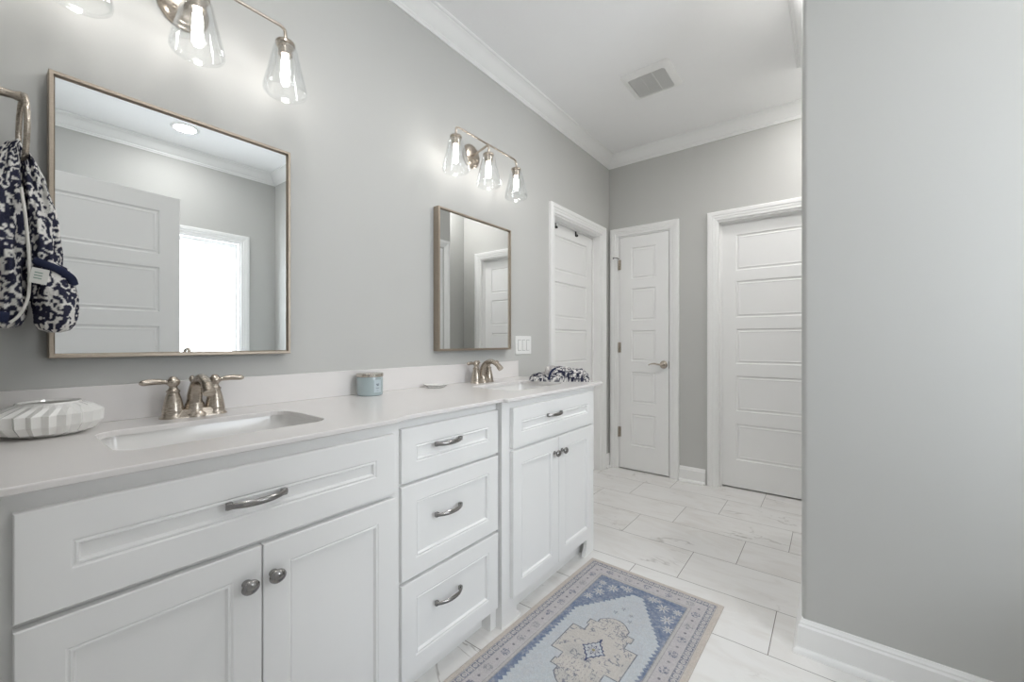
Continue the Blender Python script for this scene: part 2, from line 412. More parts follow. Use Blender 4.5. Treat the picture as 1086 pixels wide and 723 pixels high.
# black over-door hooks on door 1
for i, (yy, lab) in enumerate(((2.700, 'left'), (3.020, 'right'))):
    t = obj('over_door_hook', boxes([(-.0750, -.0730, yy-.011, yy+.011, 1.985, 2.037), (-.112, -.073, yy-.011, yy+.011, 2.0345, 2.0365), (-.0735, -.058, yy-.011, yy+.011, 1.984, 1.987), (-.060, -.058, yy-.011, yy+.011, 1.984, 1.999)], .0004), 'black',
            label='small black over-door hook, %s of the two on the recessed white door' % lab, cat='hook', group='black hooks over the door')

# window with frosted pane, in the wall opposite the vanity
win = empty('window_1', (W, 0, 0), -PI/2, kind='structure')
casing(-WY[1], -WY[0], WZ[1], win, jamb=.12, name='window_frame', bottom=WZ[0])
a, b = -WY[1]+.012, -WY[0]-.012
bm = B(); sweep(bm, [(a, WZ[0]), (a, WZ[1]-.012), (b, WZ[1]-.012), (b, WZ[0])], [(0, .0), (0, .035), (.008, .04), (.03, .04), (.034, .034), (.034, 0)], lambda p, q, h: (p, .11-h, q), side=-1, closed=True)
obj('sash', bm, 'trim', win, smooth=30)
obj('pane', boxes([(a+.03, b-.03, .088, .092, WZ[0]+.03, WZ[1]-.042)]), 'pane', win)

# bathroom fan cover
fan = empty('exhaust_fan_cover', (.695, 2.60, CH), 0, label='white square exhaust fan cover on the ceiling', cat='vent')
def fl(h, z): return [(x, y, z) for x, y in rrect(-h, h, -h*1.0, h*1.0, .018)]
bm = B(); loft(bm, [fl(.150, 0), fl(.150, -.004), fl(.140, -.014), fl(.118, -.024), fl(.112, -.024), fl(.110, -.012)]); obj('frame', bm, 'plate', fan, smooth=35)
bm = B()
for i in range(24):
    x = -.106+.212*i/23; box(bm, -.108, .108, x-.0022, x+.0022, -.020, -.014)
for x in (-.036, .036): box(bm, x-.0015, x+.0015, -.108, .108, -.0215, -.013)
obj('grille', bm, 'grille', fan)
obj('painted_hollow_shade', boxes([(-.109, .109, -.109, .109, -.010, -.006)]), 'dark', fan)  # dark sheet painted in for the shade behind the grille

# recessed ceiling light (seen in the near mirror); three unseen ones added to brighten the room
def can(x, y, label, power):
    t = empty('recessed_light', (x, y, CH), 0, label=label, cat='ceiling light')
    obj('trim_ring', lathe(B(), [(.068, -.001), (.070, -.006), (.088, -.004), (.092, 0)], 40), 'plate', t, smooth=40)
    obj('lens', lathe(B(), [(0, -.0035), (.069, -.0035), (.069, -.001), (0, -.001)], 40), emis('lit_lens', (1, .985, .975), power), t)
can(.78, .38, 'unseen recessed fill light added in the ceiling nearest the doorway, high above the near sink side', CAN[0])  # added lamp, lifts the near left corner
can(1.28, 2.10, 'unseen recessed fill light added in the ceiling above the far end of the rug', CAN[1])  # added lamp, brightens the far half of the room
can(1.72, 2.99+.03, 'unseen recessed fill light added in the ceiling in front of the wide back door', CAN[3])  # added lamp, brightens the back wall and doors
can(2.42, .99, 'round recessed light lit in the ceiling opposite the vanity, reflected in the near mirror', CAN[2])

# ================================================================== VANITY
FP = [(.0035, .0028), (.006, .0008), (.009, .0008), (.0125, .0085), (.0145, .0085)]      # beaded shaker panel
def arch_pull(parent, s, z, yf, ln=.122):
    """bow handle, local: x along, -y out"""
    bm = B(); n = 22; loops = []
    for i in range(n+1):
        t = i/n; u = 2*t-1; x = s+u*ln/2
        out = .007 + .021*(1-abs(u)**2.3)
        ht = .0052 + .0022*(1-u*u) + .0022*max(0, abs(u)-.8)/.2
        th = .0028 + .0006*(1-u*u)
        loops.append([(x, yf-out-th, z-ht*.6), (x, yf-out-th*1.25, z), (x, yf-out-th, z+ht*.6), (x, yf-out+th*.4, z+ht), (x, yf-out+th, z), (x, yf-out+th*.4, z-ht)])
    loft(bm, loops, True, True)
    for u in (-1, 1): box(bm, s+u*(ln/2-.007)-.006, s+u*(ln/2-.007)+.006, yf-.011, yf, z-.0075, z+.0075, .002)
    return obj('handle', bm, 'nickel_dark', parent, smooth=50)
def knob(parent, s, z, yf):
    bm = B(); m_ = Matrix.Translation((s, yf, z)) @ Matrix.Rotation(PI/2, 4, 'X') @ Matrix.Diagonal((1.08, .92, 1, 1))
    lathe(bm, [(0, 0), (.009, 0), (.0085, .003), (.006, .006), (.0055, .012), (.008, .016), (.0145, .019), (.0165, .022), (.0160, .025), (.012, .029), (.006, .0312), (0, .0318)], 32, m_)
    return obj('knob', bm, 'nickel_dark', parent, smooth=40)
VZ = .8855
def unit(name, s0, s1, fd, toe, feet, label, fdb=None):
    """cabinet carcass. local frame rotated 90 deg: x = world y, y = -world x"""
    t = empty(name, (0, 0, 0), PI/2, label=label, cat='cabinet')
    bm = B(); T = .018; fdb = fdb or fd-.0182
    box(bm, s0, s0+T, -fd+.018, -.002, .0, VZ); box(bm, s1-T, s1, -fd+.018, -.002, .0, VZ); box(bm, s1-T, s1, -fd, -fd+.018, 0, .0995)       # sides
    box(bm, s0, s1, -fd, -fd+.018, .100, VZ, .0012)                                             # face frame
    box(bm, s0+T, s1-T, -toe, -toe+.015, 0, .104)                                               # toe board
    box(bm, s0+T, s1-T, -fd+.018, -.002, .104, .118)
    for pg in feet:
        loft(bm, [[(x, -fd-.0, z) for x, z in pg], [(x, -fdb, z) for x, z in pg]], True, True)
    obj('body', bm, 'cabinet', t)
    return t
def front(parent, name, s0, s1, z0, z1, yf, rail, th=.0195):
    bm = B(); slab(bm, s0, s1, z0, z1, yf, th, [(s0+rail, s1-rail, z0+rail, z1-rail)], FP, bev=.0018)
    return obj(name, bm, 'cabinet', parent)
# near sink cabinet
ca = unit('sink_cabinet', .004, .764, .582, .505, [[(.004, 0), (.044, 0), (.044, .10), (.004, .10)], [(.724, 0), (.7455, 0), (.7455, .10), (.724, .10)]],
          'white sink cabinet nearest the camera, one wide drawer over two doors')
f = front(ca, 'drawer', .035, .738, .684, .855, -.6025, .0615); arch_pull(f, .375, .780, -.6025)
for (a, b, k) in ((.035, .3855, .355), (.3885, .738, .409)):
    f = front(ca, 'door', a, b, .100, .672, -.6025, .055); knob(f, k, .602, -.6025)
# drawer cabinet
cb = unit('drawer_cabinet', .765, 1.249, .550, .505, [[(1.217, 0), (1.2305, 0), (1.2305, .10), (1.217, .10)]],
          'white three-drawer cabinet, set back between the two sink cabinets', .505)
for z0, z1, hz in ((.6905, .8555, .787), (.392, .680, .557), (.088, .381, .269)):
    f = front(cb, 'drawer', .783, 1.240, z0, z1, -.5705, .055); arch_pull(f, .973, hz, -.5705)
# far sink cabinet
lf = [(1.25, 0), (1.372, 0), (1.372, .010), (1.350, .020), (1.344, .035), (1.344, .10), (1.25, .10)]
rf = [(2.0115, 0), (2.0115, .10), (1.955, .10), (1.950, .045), (1.935, .015), (1.928, 0)]
cc = unit('sink_cabinet', 1.25, 2.03, .580, .532, [lf, rf], 'white sink cabinet at the far end of the vanity, under the folded towel')
f = front(cc, 'drawer', 1.298, 1.985, .697, .8575, -.5995, .056); arch_pull(f, 1.60, .796, -.5995)
for (a, b, k) in ((1.298, 1.640, 1.603), (1.643, 1.985, 1.668)):
    f = front(cc, 'door', a, b, .103, .685, -.5995, .055); knob(f, k, .618, -.5995)

# countertop with two sink cut-outs
CZ = .90
SA = (.185, .475, .172, .612); SB = (.185, .475, 1.475, 1.915)     # x0 x1 y0 y1
outer = [(.001, .001), (.612, .001), (.612, .715), (.610, .735), (.602, .757), (.594, .775), (.590, .79), (.590, 1.236), (.592, 1.242), (.603, 1.246), (.609, 1.252), (.610, 1.262)]
rc = .045; EY = 2.115
outer += [(.606-rc+rc*math.cos(a), EY-rc+rc*math.sin(a)) for a in [PI/2*i/8 for i in range(9)]] + [(.001, EY)]
def inset(loop, d):
    n = len(loop); out = []
    for i in range(n):
        a, b, c = Vector(loop[i-1]), Vector(loop[i]), Vector(loop[(i+1) % n])
        d1, d2 = (b-a).normalized(), (c-b).normalized(); n1, n2 = Vector((-d1.y, d1.x)), Vector((-d2.y, d2.x))
        mv = (n1+n2)/(1+n1.dot(n2)); out.append(tuple(b+mv*d))
    return out
def holed(bm, outer_v, holes):
    es = []
    for L in [outer_v]+holes:
        for i in range(len(L)):
            e = bm.edges.get((L[i], L[(i+1) % len(L)])) or bm.edges.new((L[i], L[(i+1) % len(L)])); es.append(e)
    bmesh.ops.triangle_fill(bm, use_beauty=True, edges=es, normal=(0, 0, 1))
bm = B()
ho = [rrect(*s, .05, 8) for s in (SA, SB)]
LV = lambda L, z: [bm.verts.new((x, y, z)) for x, y in L]
def bridge(a, b):
    n = len(a)
    for i in range(n): bm.faces.new((a[i], a[(i+1) % n], b[(i+1) % n], b[i]))
ot = [LV(inset(outer, .0025), CZ), LV(inset(outer, .0007), CZ-.001), LV(outer, CZ-.0035), LV(outer, CZ-.0115), LV(inset(outer, .003), CZ-.0142)]
for a, b in zip(ot, ot[1:]): bridge(a, b)
ht = []; hb = []
for h in ho:
    ex = [(x, y) for x, y in h]; cx = sum(p[0] for p in h)/len(h); cy = sum(p[1] for p in h)/len(h)
    big = inset(h, -.002)
    a, b, c = LV(big, CZ), LV(h, CZ-.002), LV(h, CZ-.0142); bridge(a, b); bridge(b, c); ht.append(a); hb.append(c)
holed(bm, ot[0], ht); holed(bm, ot[-1], hb)
ct = empty('countertop', (0, 0, 0), 0, label='white quartz countertop running the whole length of the vanity', cat='countertop')
obj('slab', bm, 'quartz', ct)
obj('backsplash', boxes([(.001, .021, .001, 2.105, CZ+.0003, 1.0007)], .0015), 'quartz', label='long low white quartz backsplash strip along the wall behind the faucets', cat='backsplash')

# undermount sinks
def sink(s, label):
    x0, x1, y0, y1 = s; t = empty('sink', ((x0+x1)/2, (y0+y1)/2, CZ-.15), 0, label=label, cat='sink')
    hx, hy = (x1-x0)/2+.008, (y1-y0)/2+.008; zt = .1355; bm = B()
    def L(d, z, r): return [(x, y, z) for x, y in rrect(-hx+d, hx-d, -hy+d, hy-d, r, 8)]
    loft(bm, [L(-.012, zt-.012, .06), L(-.012, zt, .06), L(0, zt, .052), L(.002, zt-.01, .052), L(.006, zt-.07, .055), L(.014, zt-.098, .06), L(.030, zt-.113, .06), L(.055, zt-.118, .06), L(.09, zt-.120, .05)], False, True)
    obj('basin', bm, 'porcelain', t, smooth=50)
    obj('drain', lathe(B(), [(.022, .0025), (.020, .005), (.016, .004), (.014, .006), (0, .0075)], 28), 'nickel', t, smooth=50)
    return t
sink(SA, 'white undermount sink set in the countertop nearest the camera')
sink(SB, 'white undermount sink at the far end of the countertop')

# centre-set faucets
def faucet(y, label):
    t = empty('faucet', (.090, y, CZ), 0, label=label, cat='faucet')
    def stad(hw, hl, z, n=12):
        pts = []
        for sgn in (1, -1):
            for i in range(n+1):
                a = (0 if sgn > 0 else PI) + PI*i/n
                pts.append((hw*math.cos(a), sgn*(hl-hw)+hw*math.sin(a), z))
        return pts
    bm = B(); loft(bm, [stad(.0285, .083, 0), stad(.0285, .083, .003), stad(.024, .078, .008), stad(.022, .076, .020), stad(.020, .074, .0235)], True, True)
    obj('base', bm, 'nickel', t, smooth=45)
    for sg in (-1, 1):
        bm = B(); lathe(bm, [(0, .002), (.0295, .002), (.0295, .006), (.0265, .010), (.0255, .017), (.0262, .021), (.0255, .024), (.0235, .036), (.0205, .052), (.0165, .066), (.0145, .073), (.0165, .075), (.0165, .079), (.0125, .082), (.0098, .088), (.0105, .092),
                             (.0150, .097), (.0168, .103), (.0150, .109), (.0105, .1135), (.0085, .117), (.005, .1195), (0, .120)], 32, Matrix.Translation((0, sg*.051, 0)))
        h = obj('handle', bm, 'nickel', t, smooth=40)
        n = 16; pts = [(.0+.010*i/n, sg*(.051+.010+.066*i/n), .103+.0035*math.sin(PI*i/n)+.002*i/n) for i in range(n+1)]
        rr = [.0060, .0066, .0058, .0064, .0072, .0077, .0080, .0082, .0084, .0086, .0087, .0087, .0086, .0084, .0080, .0066, .0035]
        obj('lever', tube(B(), pts, rr, 16), 'nickel', h, smooth=50)
    P = spline([(-.004, 0, .018), (-.002, 0, .045), (.005, 0, .074), (.020, 0, .099), (.045, 0, .113), (.076, 0, .113), (.107, 0, .099), (.130, 0, .077)], 6)
    k = len(P)-1; R = []
    for i in range(k+1):
        q = i/k; r = .0225-.0102*min(1, q/.5)
        if q > .82: r = .0123+.0026*(q-.82)/.18
        if q < .07: r += .006*(1-q/.07)
        R.append((r, r*(1.0 if q < .2 else 1.06)))
    sp = obj('spout', tube(B(), P, R, 20), 'nickel', t, smooth=50)
    obj('spout_collar', lathe(B(), [(0, .0), (.0350, 0), (.0350, .004), (.0325, .008), (.0285, .013), (.0260, .020), (.0245, .028), (.0235, .036), (.0215, .040)], 28), 'nickel', t, smooth=40)
    bm = B(); lathe(bm, [(.0025, .02), (.0025, .098), (.006, .102), (.0075, .108), (.006, .114), (.003, .118), (0, .119)], 16, Matrix.Translation((-.026, 0, 0))); obj('lift_rod', bm, 'nickel', t, smooth=40)
    return t
faucet(.400, 'brushed nickel two-handle faucet behind the near sink')
faucet(1.685, 'brushed nickel two-handle faucet behind the far sink')

# ribbed bowl
BS = .87
t = empty('ribbed_bowl', (.120, .108, CZ), .2, label='white ribbed ceramic bowl at the left end of the countertop', cat='bowl')
NR = 22
def zig(r, z, amp, ph, n=NR*2):
    return [((BS*r*(1+(amp if i % 2 == ph else -amp)))*math.cos(2*PI*i/n), (BS*r*(1+(amp if i % 2 == ph else -amp)))*math.sin(2*PI*i/n), z) for i in range(n)]
bm = B()
loft(bm, [zig(.050, .0, 0, 0), zig(.060, .001, .0, 0), zig(.086, .010, .055, 0), zig(.1000, .028, .060, 0), zig(.1020, .053, .060, 0), zig(.082, .067, .040, 1), zig(.064, .0745, .008, 1),
          zig(.062, .078, 0, 0), zig(.059, .0785, 0, 0), zig(.057, .074, 0, 0), zig(.085, .055, 0, 0), zig(.085, .030, 0, 0), zig(.055, .008, 0, 0)], True, True)
obj('body', bm, 'ceramic', t)

# candle jar
t = empty('candle_jar', (.082, .998, CZ), 0, label='pale blue candle jar with silver lid against the backsplash', cat='candle')
obj('jar', lathe(B(), [(0, 0), (.046, 0), (.050, .003), (.0515, .010), (.0515, .068), (.0505, .076), (.0, .076)], 48), 'candle', t, smooth=40)
obj('lid', lathe(B(), [(0, .077), (.0525, .077), (.054, .079), (.054, .089), (.0525, .091), (.046, .0905), (0, .0905)], 48), 'lid', t, smooth=30)
def curved(r, a0, a1, z0, z1, n=10):
    bm = B(); loft(bm, [[(r*math.cos(a0+(a1-a0)*i/n), r*math.sin(a0+(a1-a0)*i/n), z) for i in range(n+1)] for z in (z0, z1)], closed=False); return bm
la = curved(.0520, -.28, .36, .014, .066); lab = obj('label_sticker', la, 'label', t, smooth=40)
bm = B()
def add(bm2):
    me = bpy.data.meshes.new('t'); bm2.to_mesh(me); bm2.free(); bm.from_mesh(me); bpy.data.meshes.remove(me)
for z0, z1, a0, a1 in ((.046, .050, -.10, .16), (.041, .045, -.06, .12), (.031, .033, -.12, .18), (.022, .023, -.05, .1)):
    k = 6
    for i in range(k):
        x = a0+(a1-a0)*i/k; add(curved(.0523, x, x+(a1-a0)/k*.7, z0, z1, 2))
obj('label_print', bm, 'ink', lab)

# soap dish
t = empty('soap_dish', (.088, 1.350, CZ), .5, label='small white six-sided soap dish beside the far faucet', cat='soap dish')
def hexa(a, b, z, r=0): return [(a*math.cos(PI*i/3), b*math.sin(PI*i/3), z) for i in range(6)]
bm = B(); loft(bm, [hexa(.030, .030, 0), hexa(.038, .034, .001), hexa(.058, .044, .012), hexa(.061, .047, .0145), hexa(.058, .0445, .015), hexa(.036, .030, .0045), hexa(.01, .01, .0040)], True, True)
obj('dish', bm, 'ceramic', t); bm = B(); tube(bm, [(*p[:2], .0115) for p in hexa(.0585, .0445, 0)], .0012, 6, closed=True); obj('rim_line', bm, 'nickel_dark', t, label='dark thin line under the rim')

# switch plate
t = empty('light_switch', (0, 2.183, 1.098), PI/2, label='white three-rocker light switch plate beside the far mirror', cat='light switch')
bm = B(); loft(bm, [[(x, y, z) for x, z in rrect(-h, h, -v, v, .004, 3)] for h, v, y in ((.086, .060, -.001), (.086, .060, -.003), (.083, .057, -.0065))], False, True); obj('plate', bm, 'plate', t)
for i in (-1, 0, 1):
    c = i*.0465; obj('painted_rocker_shade', boxes([(c-.0175, c+.0175, -.0068, -.006, -.0345, .0345)]), 'dark', t); bm = B()  # dark box stands in for the shaded gap round each rocker
    box(bm, c-.0165, c+.0165, -.0095, -.006, -.033, .033, .001)
    obj('rocker', bm, 'plate', t)

# mirrors
def mirror(y0, y1, z0, z1, label):
    t = empty('mirror', (0.0005, (y0+y1)/2, (z0+z1)/2), PI/2, label=label, cat='mirror')
    h, v = (y1-y0)/2, (z1-z0)/2; bm = B()
    sweep(bm, [(-h, -v), (-h, v), (h, v), (h, -v)], [(0, 0), (0, .038), (.0015, .040), (.0085, .040), (.0095, .038), (.0095, .030), (.012, .028), (.012, 0)], lambda a, b, q: (a, -q, b), side=-1, closed=True)
    obj('frame', bm, 'frame', t)
    obj('glass', boxes([(-h+.0118, h-.0118, -.030, -.024, -v+.0118, v-.0118)]), 'mirror', t)
    return t
mirror(.112, .700, 1.0780, 1.8060, 'large rectangular mirror over the near sink with thin champagne metal frame')
mirror(1.415, 2.006, 1.0725, 1.8020, 'rectangular mirror over the far sink with thin champagne metal frame')

# vanity lights
def vanity_light(yc, label):
    t = empty('vanity_light', (0, yc, 2.15), PI/2, label=label, cat='wall light', group=None)
    bx, br = -.135, .028   # bar distance from wall (local -y), local z of bar
    m_ = Matrix.Rotation(PI/2, 4, 'X') @ Matrix.Diagonal((1.0, 1.0, 1, 1))
    bm = B(); lathe(bm, [(0, .001), (.064, .001), (.066, .004), (.064, .012), (.058, .015), (.054, .021), (.050, .023), (0, .024)], 48, m_)
    bp = obj('backplate', bm, 'nickel', t, smooth=35)
    for s in (-.028, .028):
        obj('screw', lathe(B(), [(0, .022), (.005, .023), (.0055, .027), (.003, .030), (0, .031)], 12, Matrix.Translation((s, 0, -.018)) @ m_), 'nickel', bp, smooth=40)
    obj('arm', tube(B(), [(0, -.022, 0), (0, -.07, .012), (0, bx, br)], .006, 12), 'nickel', t, smooth=50)
    H = .2445
    pts = spline([(-H, bx, br-.049), (-H, bx, br-.020), (-H+.004, bx, br-.006), (-H+.018, bx, br)], 5) + [Vector((-.08, bx, br)), Vector((.08, bx, br))] + spline([(H-.018, bx, br), (H-.004, bx, br-.006), (H, bx, br-.020), (H, bx, br-.049)], 5)
    obj('bar', tube(B(), pts, .0052, 12), 'nickel', t, smooth=50)
    for s in (-H, 0, H):
        bm = B(); T = Matrix.Translation((s, bx, br-.047))
        if s == 0: lathe(bm, [(0, .049), (.0052, .049), (.0052, 0), (0, 0)], 12, T)
        lathe(bm, [(0, .004), (.010, .004), (.014, 0), (.028, -.002), (.030, -.005), (.030, -.013), (.0265, -.014), (.0245, -.014), (.0245, -.020), (.0215, -.021), (.0215, -.045), (.019, -.047), (0, -.047)], 32, T)
        cp = obj('socket', bm, 'nickel', t, smooth=35)
        bm = B(); lathe(bm, [(.0262, -.0145), (.033, -.017), (.0365, -.024), (.041, -.045), (.0485, -.080), (.0570, -.115), (.0635, -.142), (.0665, -.158), (.0668, -.168), (.0645, -.1735), (.0610, -.1740),
                             (.0590, -.1715), (.0590, -.1690), (.0625, -.166), (.0638, -.157), (.0608, -.141), (.0542, -.115), (.0457, -.080), (.0382, -.045), (.0340, -.026), (.0300, -.0195), (.0250, -.017)], 40, T)
        obj('glass_shade', bm, 'glass', cp, smooth=50)
        bm = B(); lathe(bm, [(0, -.047), (.010, -.048), (.0105, -.056), (.0125, -.068), (.0130, -.080), (.0130, -.100), (.0115, -.112), (.006, -.119), (0, -.121)], 20, T)
        obj('bulb', bm, 'bulb', cp, smooth=60)
    return t
vanity_light(.395, 'three-bulb brushed nickel wall light with clear glass shades above the near mirror')
vanity_light(1.685, 'three-bulb brushed nickel wall light with clear glass shades above the far mirror')

# ================================================================== SOFT THINGS
rng = np.random.default_rng(7)
GRID = rng.random((128, 128))
def vnoise(x, y):
    xi = np.floor(x).astype(int); yi = np.floor(y).astype(int); fx = x-xi; fy = y-yi
    fx = fx*fx*(3-2*fx); fy = fy*fy*(3-2*fy); g = lambda a, b: GRID[a % 128, b % 128]
    return (g(xi, yi)*(1-fx)+g(xi+1, yi)*fx)*(1-fy)+(g(xi, yi+1)*(1-fx)+g(xi+1, yi+1)*fx)*fy
def fbm(x, y): return .6*vnoise(x, y)+.28*vnoise(x*2.1+9, y*2.1+4)+.12*vnoise(x*4.3+3, y*4.3+17)
def damask(u, v, s=52.0):
    """curling two-tone terry pattern, u v in metres"""
    a = fbm(u*s, v*s)+.18*np.sin(v*s*.5)*np.sin(u*s*.5)
    a = a+.25*vnoise(u*s*.35+5, v*s*.35+8)
    q = np.cos(a*2*PI*2.6)
    navy = np.array(lin((36, 38, 62))); white = np.array(lin((232, 230, 226)))
    k = np.clip((q+.28+.5*(vnoise(u*s*6, v*s*6)-.5))*3+.5, 0, 1)[..., None]
    return navy*(k)+white*(1-k)
def grid_mesh(name, P, C, mat, parent=None, wrap=False, smooth=True, caps=False, **kw):
    """P (m,n,3), C (m,n,3)"""
    m_, n_ = P.shape[:2]; idx = np.arange(m_*n_).reshape(m_, n_)
    a = idx[:-1, :]; b = idx[1:, :]
    if wrap: q = np.stack([a, np.roll(a, -1, 1), np.roll(b, -1, 1), b], -1).reshape(-1, 4)
    else: q = np.stack([a[:, :-1], a[:, 1:], b[:, 1:], b[:, :-1]], -1).reshape(-1, 4)
    faces = q.tolist()
    if caps: faces += [idx[0, ::-1].tolist(), idx[-1].tolist()]
    me = bpy.data.meshes.new(name); me.from_pydata(P.reshape(-1, 3).tolist(), [], faces)
    at = me.color_attributes.new('pattern', 'FLOAT_COLOR', 'POINT')
    cc_ = np.concatenate([C.reshape(-1, 3), np.ones((m_*n_, 1))], 1).astype(np.float32); at.data.foreach_set('color', cc_.ravel())
    me.materials.append(M[mat]); me.polygons.foreach_set('use_smooth', [smooth]*len(me.polygons))
    o = bpy.data.objects.new(name, me); col.objects.link(o)
    if parent: o.parent = parent
    return tag(o, **kw)

# ---- rug
RW, RL = .622, 1.45; RCX = RW/2+.006
def rug():
    nx, ny = 312, 726
    a = np.linspace(0, RW, nx)[None, :]*np.ones((ny, 1)); b = np.linspace(0, RL, ny)[:, None]*np.ones((1, nx))
    hs = lambda *c: np.array(lin(c))
    C = np.ones((ny, nx, 3))*hs(206, 197, 188)
    n0 = fbm(a*60, b*60)[..., None]; n1 = vnoise(a*420, b*420)[..., None]; n2 = fbm(a*16+3, b*16)[..., None]
    ed = np.minimum(np.minimum(a, RW-a), np.minimum(b, RL-b))
    vert = (np.minimum(a, RW-a) < np.minimum(b, RL-b)); run = np.where(vert, b, a)
    def put(mask, c, al=1.0):
        nonlocal C
        k = np.clip(mask.astype(float)*al, 0, 1)[..., None]; C = C*(1-k)+np.array(c)*k
    beige = hs(210, 205, 200); grey = hs(202, 200, 200); navy = hs(74, 82, 116); slate = hs(138, 142, 156); lb = hs(198, 204, 209); blue = hs(98, 118, 150); dk = hs(108, 108, 116)
    put((ed > .022), grey)
    put((ed > .021) & (ed < .0235), dk, .7)
    # patterned navy guard band
    cell = .026; ph = (run/cell) % 1; dd = (ed-.037)/.0115
    put((ed > .0255) & (ed < .0495), navy, .35+.55*n0[..., 0])
    rr = np.hypot((ph-.5)*2, dd)
    put((abs(dd) < 1) & (rr > .30) & (rr < .62), hs(214, 210, 206), .9)
    put((abs(dd) < 1) & (rr < .18), hs(214, 210, 206), .9)
    put((abs(dd) < 1) & (ph < .10), hs(214, 208, 204), .85)
    put((ed > .0495) & (ed < .0515), dk, .65)
    # wide border with scattered motifs
    put((ed > .052) & (ed < .100), hs(196, 192, 194))
    per_ = .092; k = np.floor(run/per_); ph = (run/per_-k-.5)*per_; dd = ed-.076
    hsh = (np.sin(k*12.9+vert*4.1)*43758.5) % 1
    mot = (np.hypot(ph, dd*1.1) < .0185) & (np.cos(fbm(a*95, b*95)*2*PI*3) > .05)
    put(mot & (hsh > .42), hs(112, 118, 138), .85); put(mot & (hsh <= .42), hs(140, 142, 148), .75)
    ph2 = ((run+per_/2)/per_) % 1 - .5
    put((np.hypot(ph2*per_, dd) < .0045), hs(108, 108, 118), .8)
    put((ed > .100) & (ed < .1025), dk, .6); put((ed > .1025) & (ed < .113), hs(192, 188, 186)); put((ed > .113) & (ed < .1165), dk, .6)
    # field: blue corners, pale blue hexagon with serrated edge
    fin = ed > .1165
    put(fin, blue, .65+.35*n0[..., 0])
    cb_ = .575; cn_ = RL-.575; d = np.where(b < cb_, cb_-b, np.where(b > cn_, b-cn_, 0)); hw = RW/2-.1165; da = abs(a-RCX)
    top = cb_-.172
    limit = np.where(d > cb_-.40, np.clip((top-d)/(top-(cb_-.40)), 0, 1)*(hw-.045)+.028, hw-.014)
    limit = np.where(d > top, -1, limit)
    saw = .012*np.abs(((b*1.0/.021) % 1)-.5)*2 + .005*(n0[..., 0]-.5)
    # white flowers in blue corners
    for sx in (-1, 1):
        for sy in (-1, 1):
            for fx, fy, fr in ((.150, .330, .028), (.112, .392, .028), (.168, .402, .020), (.058, .424, .024), (.172, .275, .022), (.165, .365, .013), (.085, .428, .012)):
                cx, cy = RCX+sx*fx, (cb_-fy if sy < 0 else cn_+fy); th = np.arctan2(b-cy, a-cx); r_ = np.hypot(a-cx, b-cy)
                put(fin & (r_ < fr*(.62+.38*np.cos(th*8+fx*40))), hs(206, 204, 204), .9); put(fin & (r_ < fr*.16), hs(150, 150, 150))
    hexm = fin & (da < limit-saw)
    put(hexm, lb); put(hexm & (n2[..., 0] > .55), hs(192, 196, 202), .6)
    d = abs(b-cb_)
    # scattered buds above / below the medallion
    for bx, by in ((-.03, .245), (.028, .262), (.04, .225), (-.012, .285)):
        for sy in (-1, 1):
            put(np.hypot(a-RCX-bx, b-cb_-sy*by) < .011*(.5+.5*np.cos(5*np.arctan2(b-cb_-sy*by, a-RCX-bx))), hs(120, 124, 136), .8)
    # stepped medallion
    wd = np.full_like(d, -1.0)
    for lim, w_ in ((.21, .020), (.198, .040), (.172, .058), (.150, .075), (.128, .100), (.108, .078), (.082, .128), (.0, .0)):
        pass
    wd = np.where(d < .078, .132, np.where(d < .112, .082, np.where(d < .145, .092, np.where(d < .168, .062, np.where(d < .205, .062*np.sqrt(np.clip((.207-d)/.039, 0, 1)), -1)))))
    med = (da < wd) ; put(med, hs(203, 198, 192)); put(med & (n2[..., 0] < .42), hs(192, 190, 187), .6)
    dA = np.zeros_like(med)
    for ax_, k_ in ((0, 1), (0, -1), (1, 1), (1, -1)): dA |= med & ~np.roll(med, k_, ax_)
    dB = dA.copy()
    for ax_, k_ in ((0, 1), (1, 1)): dB |= np.roll(dA, k_, ax_)
    put(dB, hs(96, 100, 116), .85)
    inner = med & (np.cos(fbm(a*60+7, b*60)*2*PI*2.2) > .80) & (vnoise(a*38, b*38) > .52) & (np.hypot(a-RCX, b-cb_) > .045); put(inner, hs(116, 120, 136), .8)
    dots = med & ((((a/.014) % 1) > .72) & (((b/.017) % 1) > .7)) & (d > .085); put(dots, hs(96, 96, 108), .7)
    # centre diamond with flower
    R1 = np.abs(a-RCX)*1.05+np.abs(b-cb_)*.85; wob = .003*np.cos(np.arctan2(b-cb_, a-RCX)*12)
    put(med & (R1 < .046+wob), navy); put(med & (R1 < .038+wob), lb); put(med & (R1 < .030), hs(196, 196, 200))
    r_ = np.hypot(a-RCX, b-cb_); th = np.arctan2(b-cb_, a-RCX)
    put((r_ < .024*(.72+.28*np.cos(8*th))) & (r_ > .019*(.72+.28*np.cos(8*th))), navy); put(r_ < .007, hs(160, 150, 120)); put((R1 > .046) & (R1 < .058) & (da < .004), navy)
    # woven wear
    wear = np.clip((fbm(a*130+31, b*130+11)-.50)*4, 0, 1)[..., None]*.34
    C = C*(1-wear)+wear*hs(204, 201, 198); C = C*(.82+.22*n1)*(.93+.10*n2)
    z = .0065+.0012*(vnoise(a*300, b*300)-.5); z = np.where(ed < .004, .0065-(.004-ed)*.8, z)
    P = np.stack([a, -b, z], -1)
    # skirt down to the floor
    ring = lambda A: np.concatenate([A[0, :], A[1:, -1], A[-1, -2::-1], A[-2:0:-1, 0]])
    root = grid_mesh('rug', P, C, 'rug', label='faded blue and beige patterned rug on the tiled floor in front of the vanity', cat='rug')
    r0 = ring(P); r1 = r0.copy(); r1[:, 2] = 0.0006
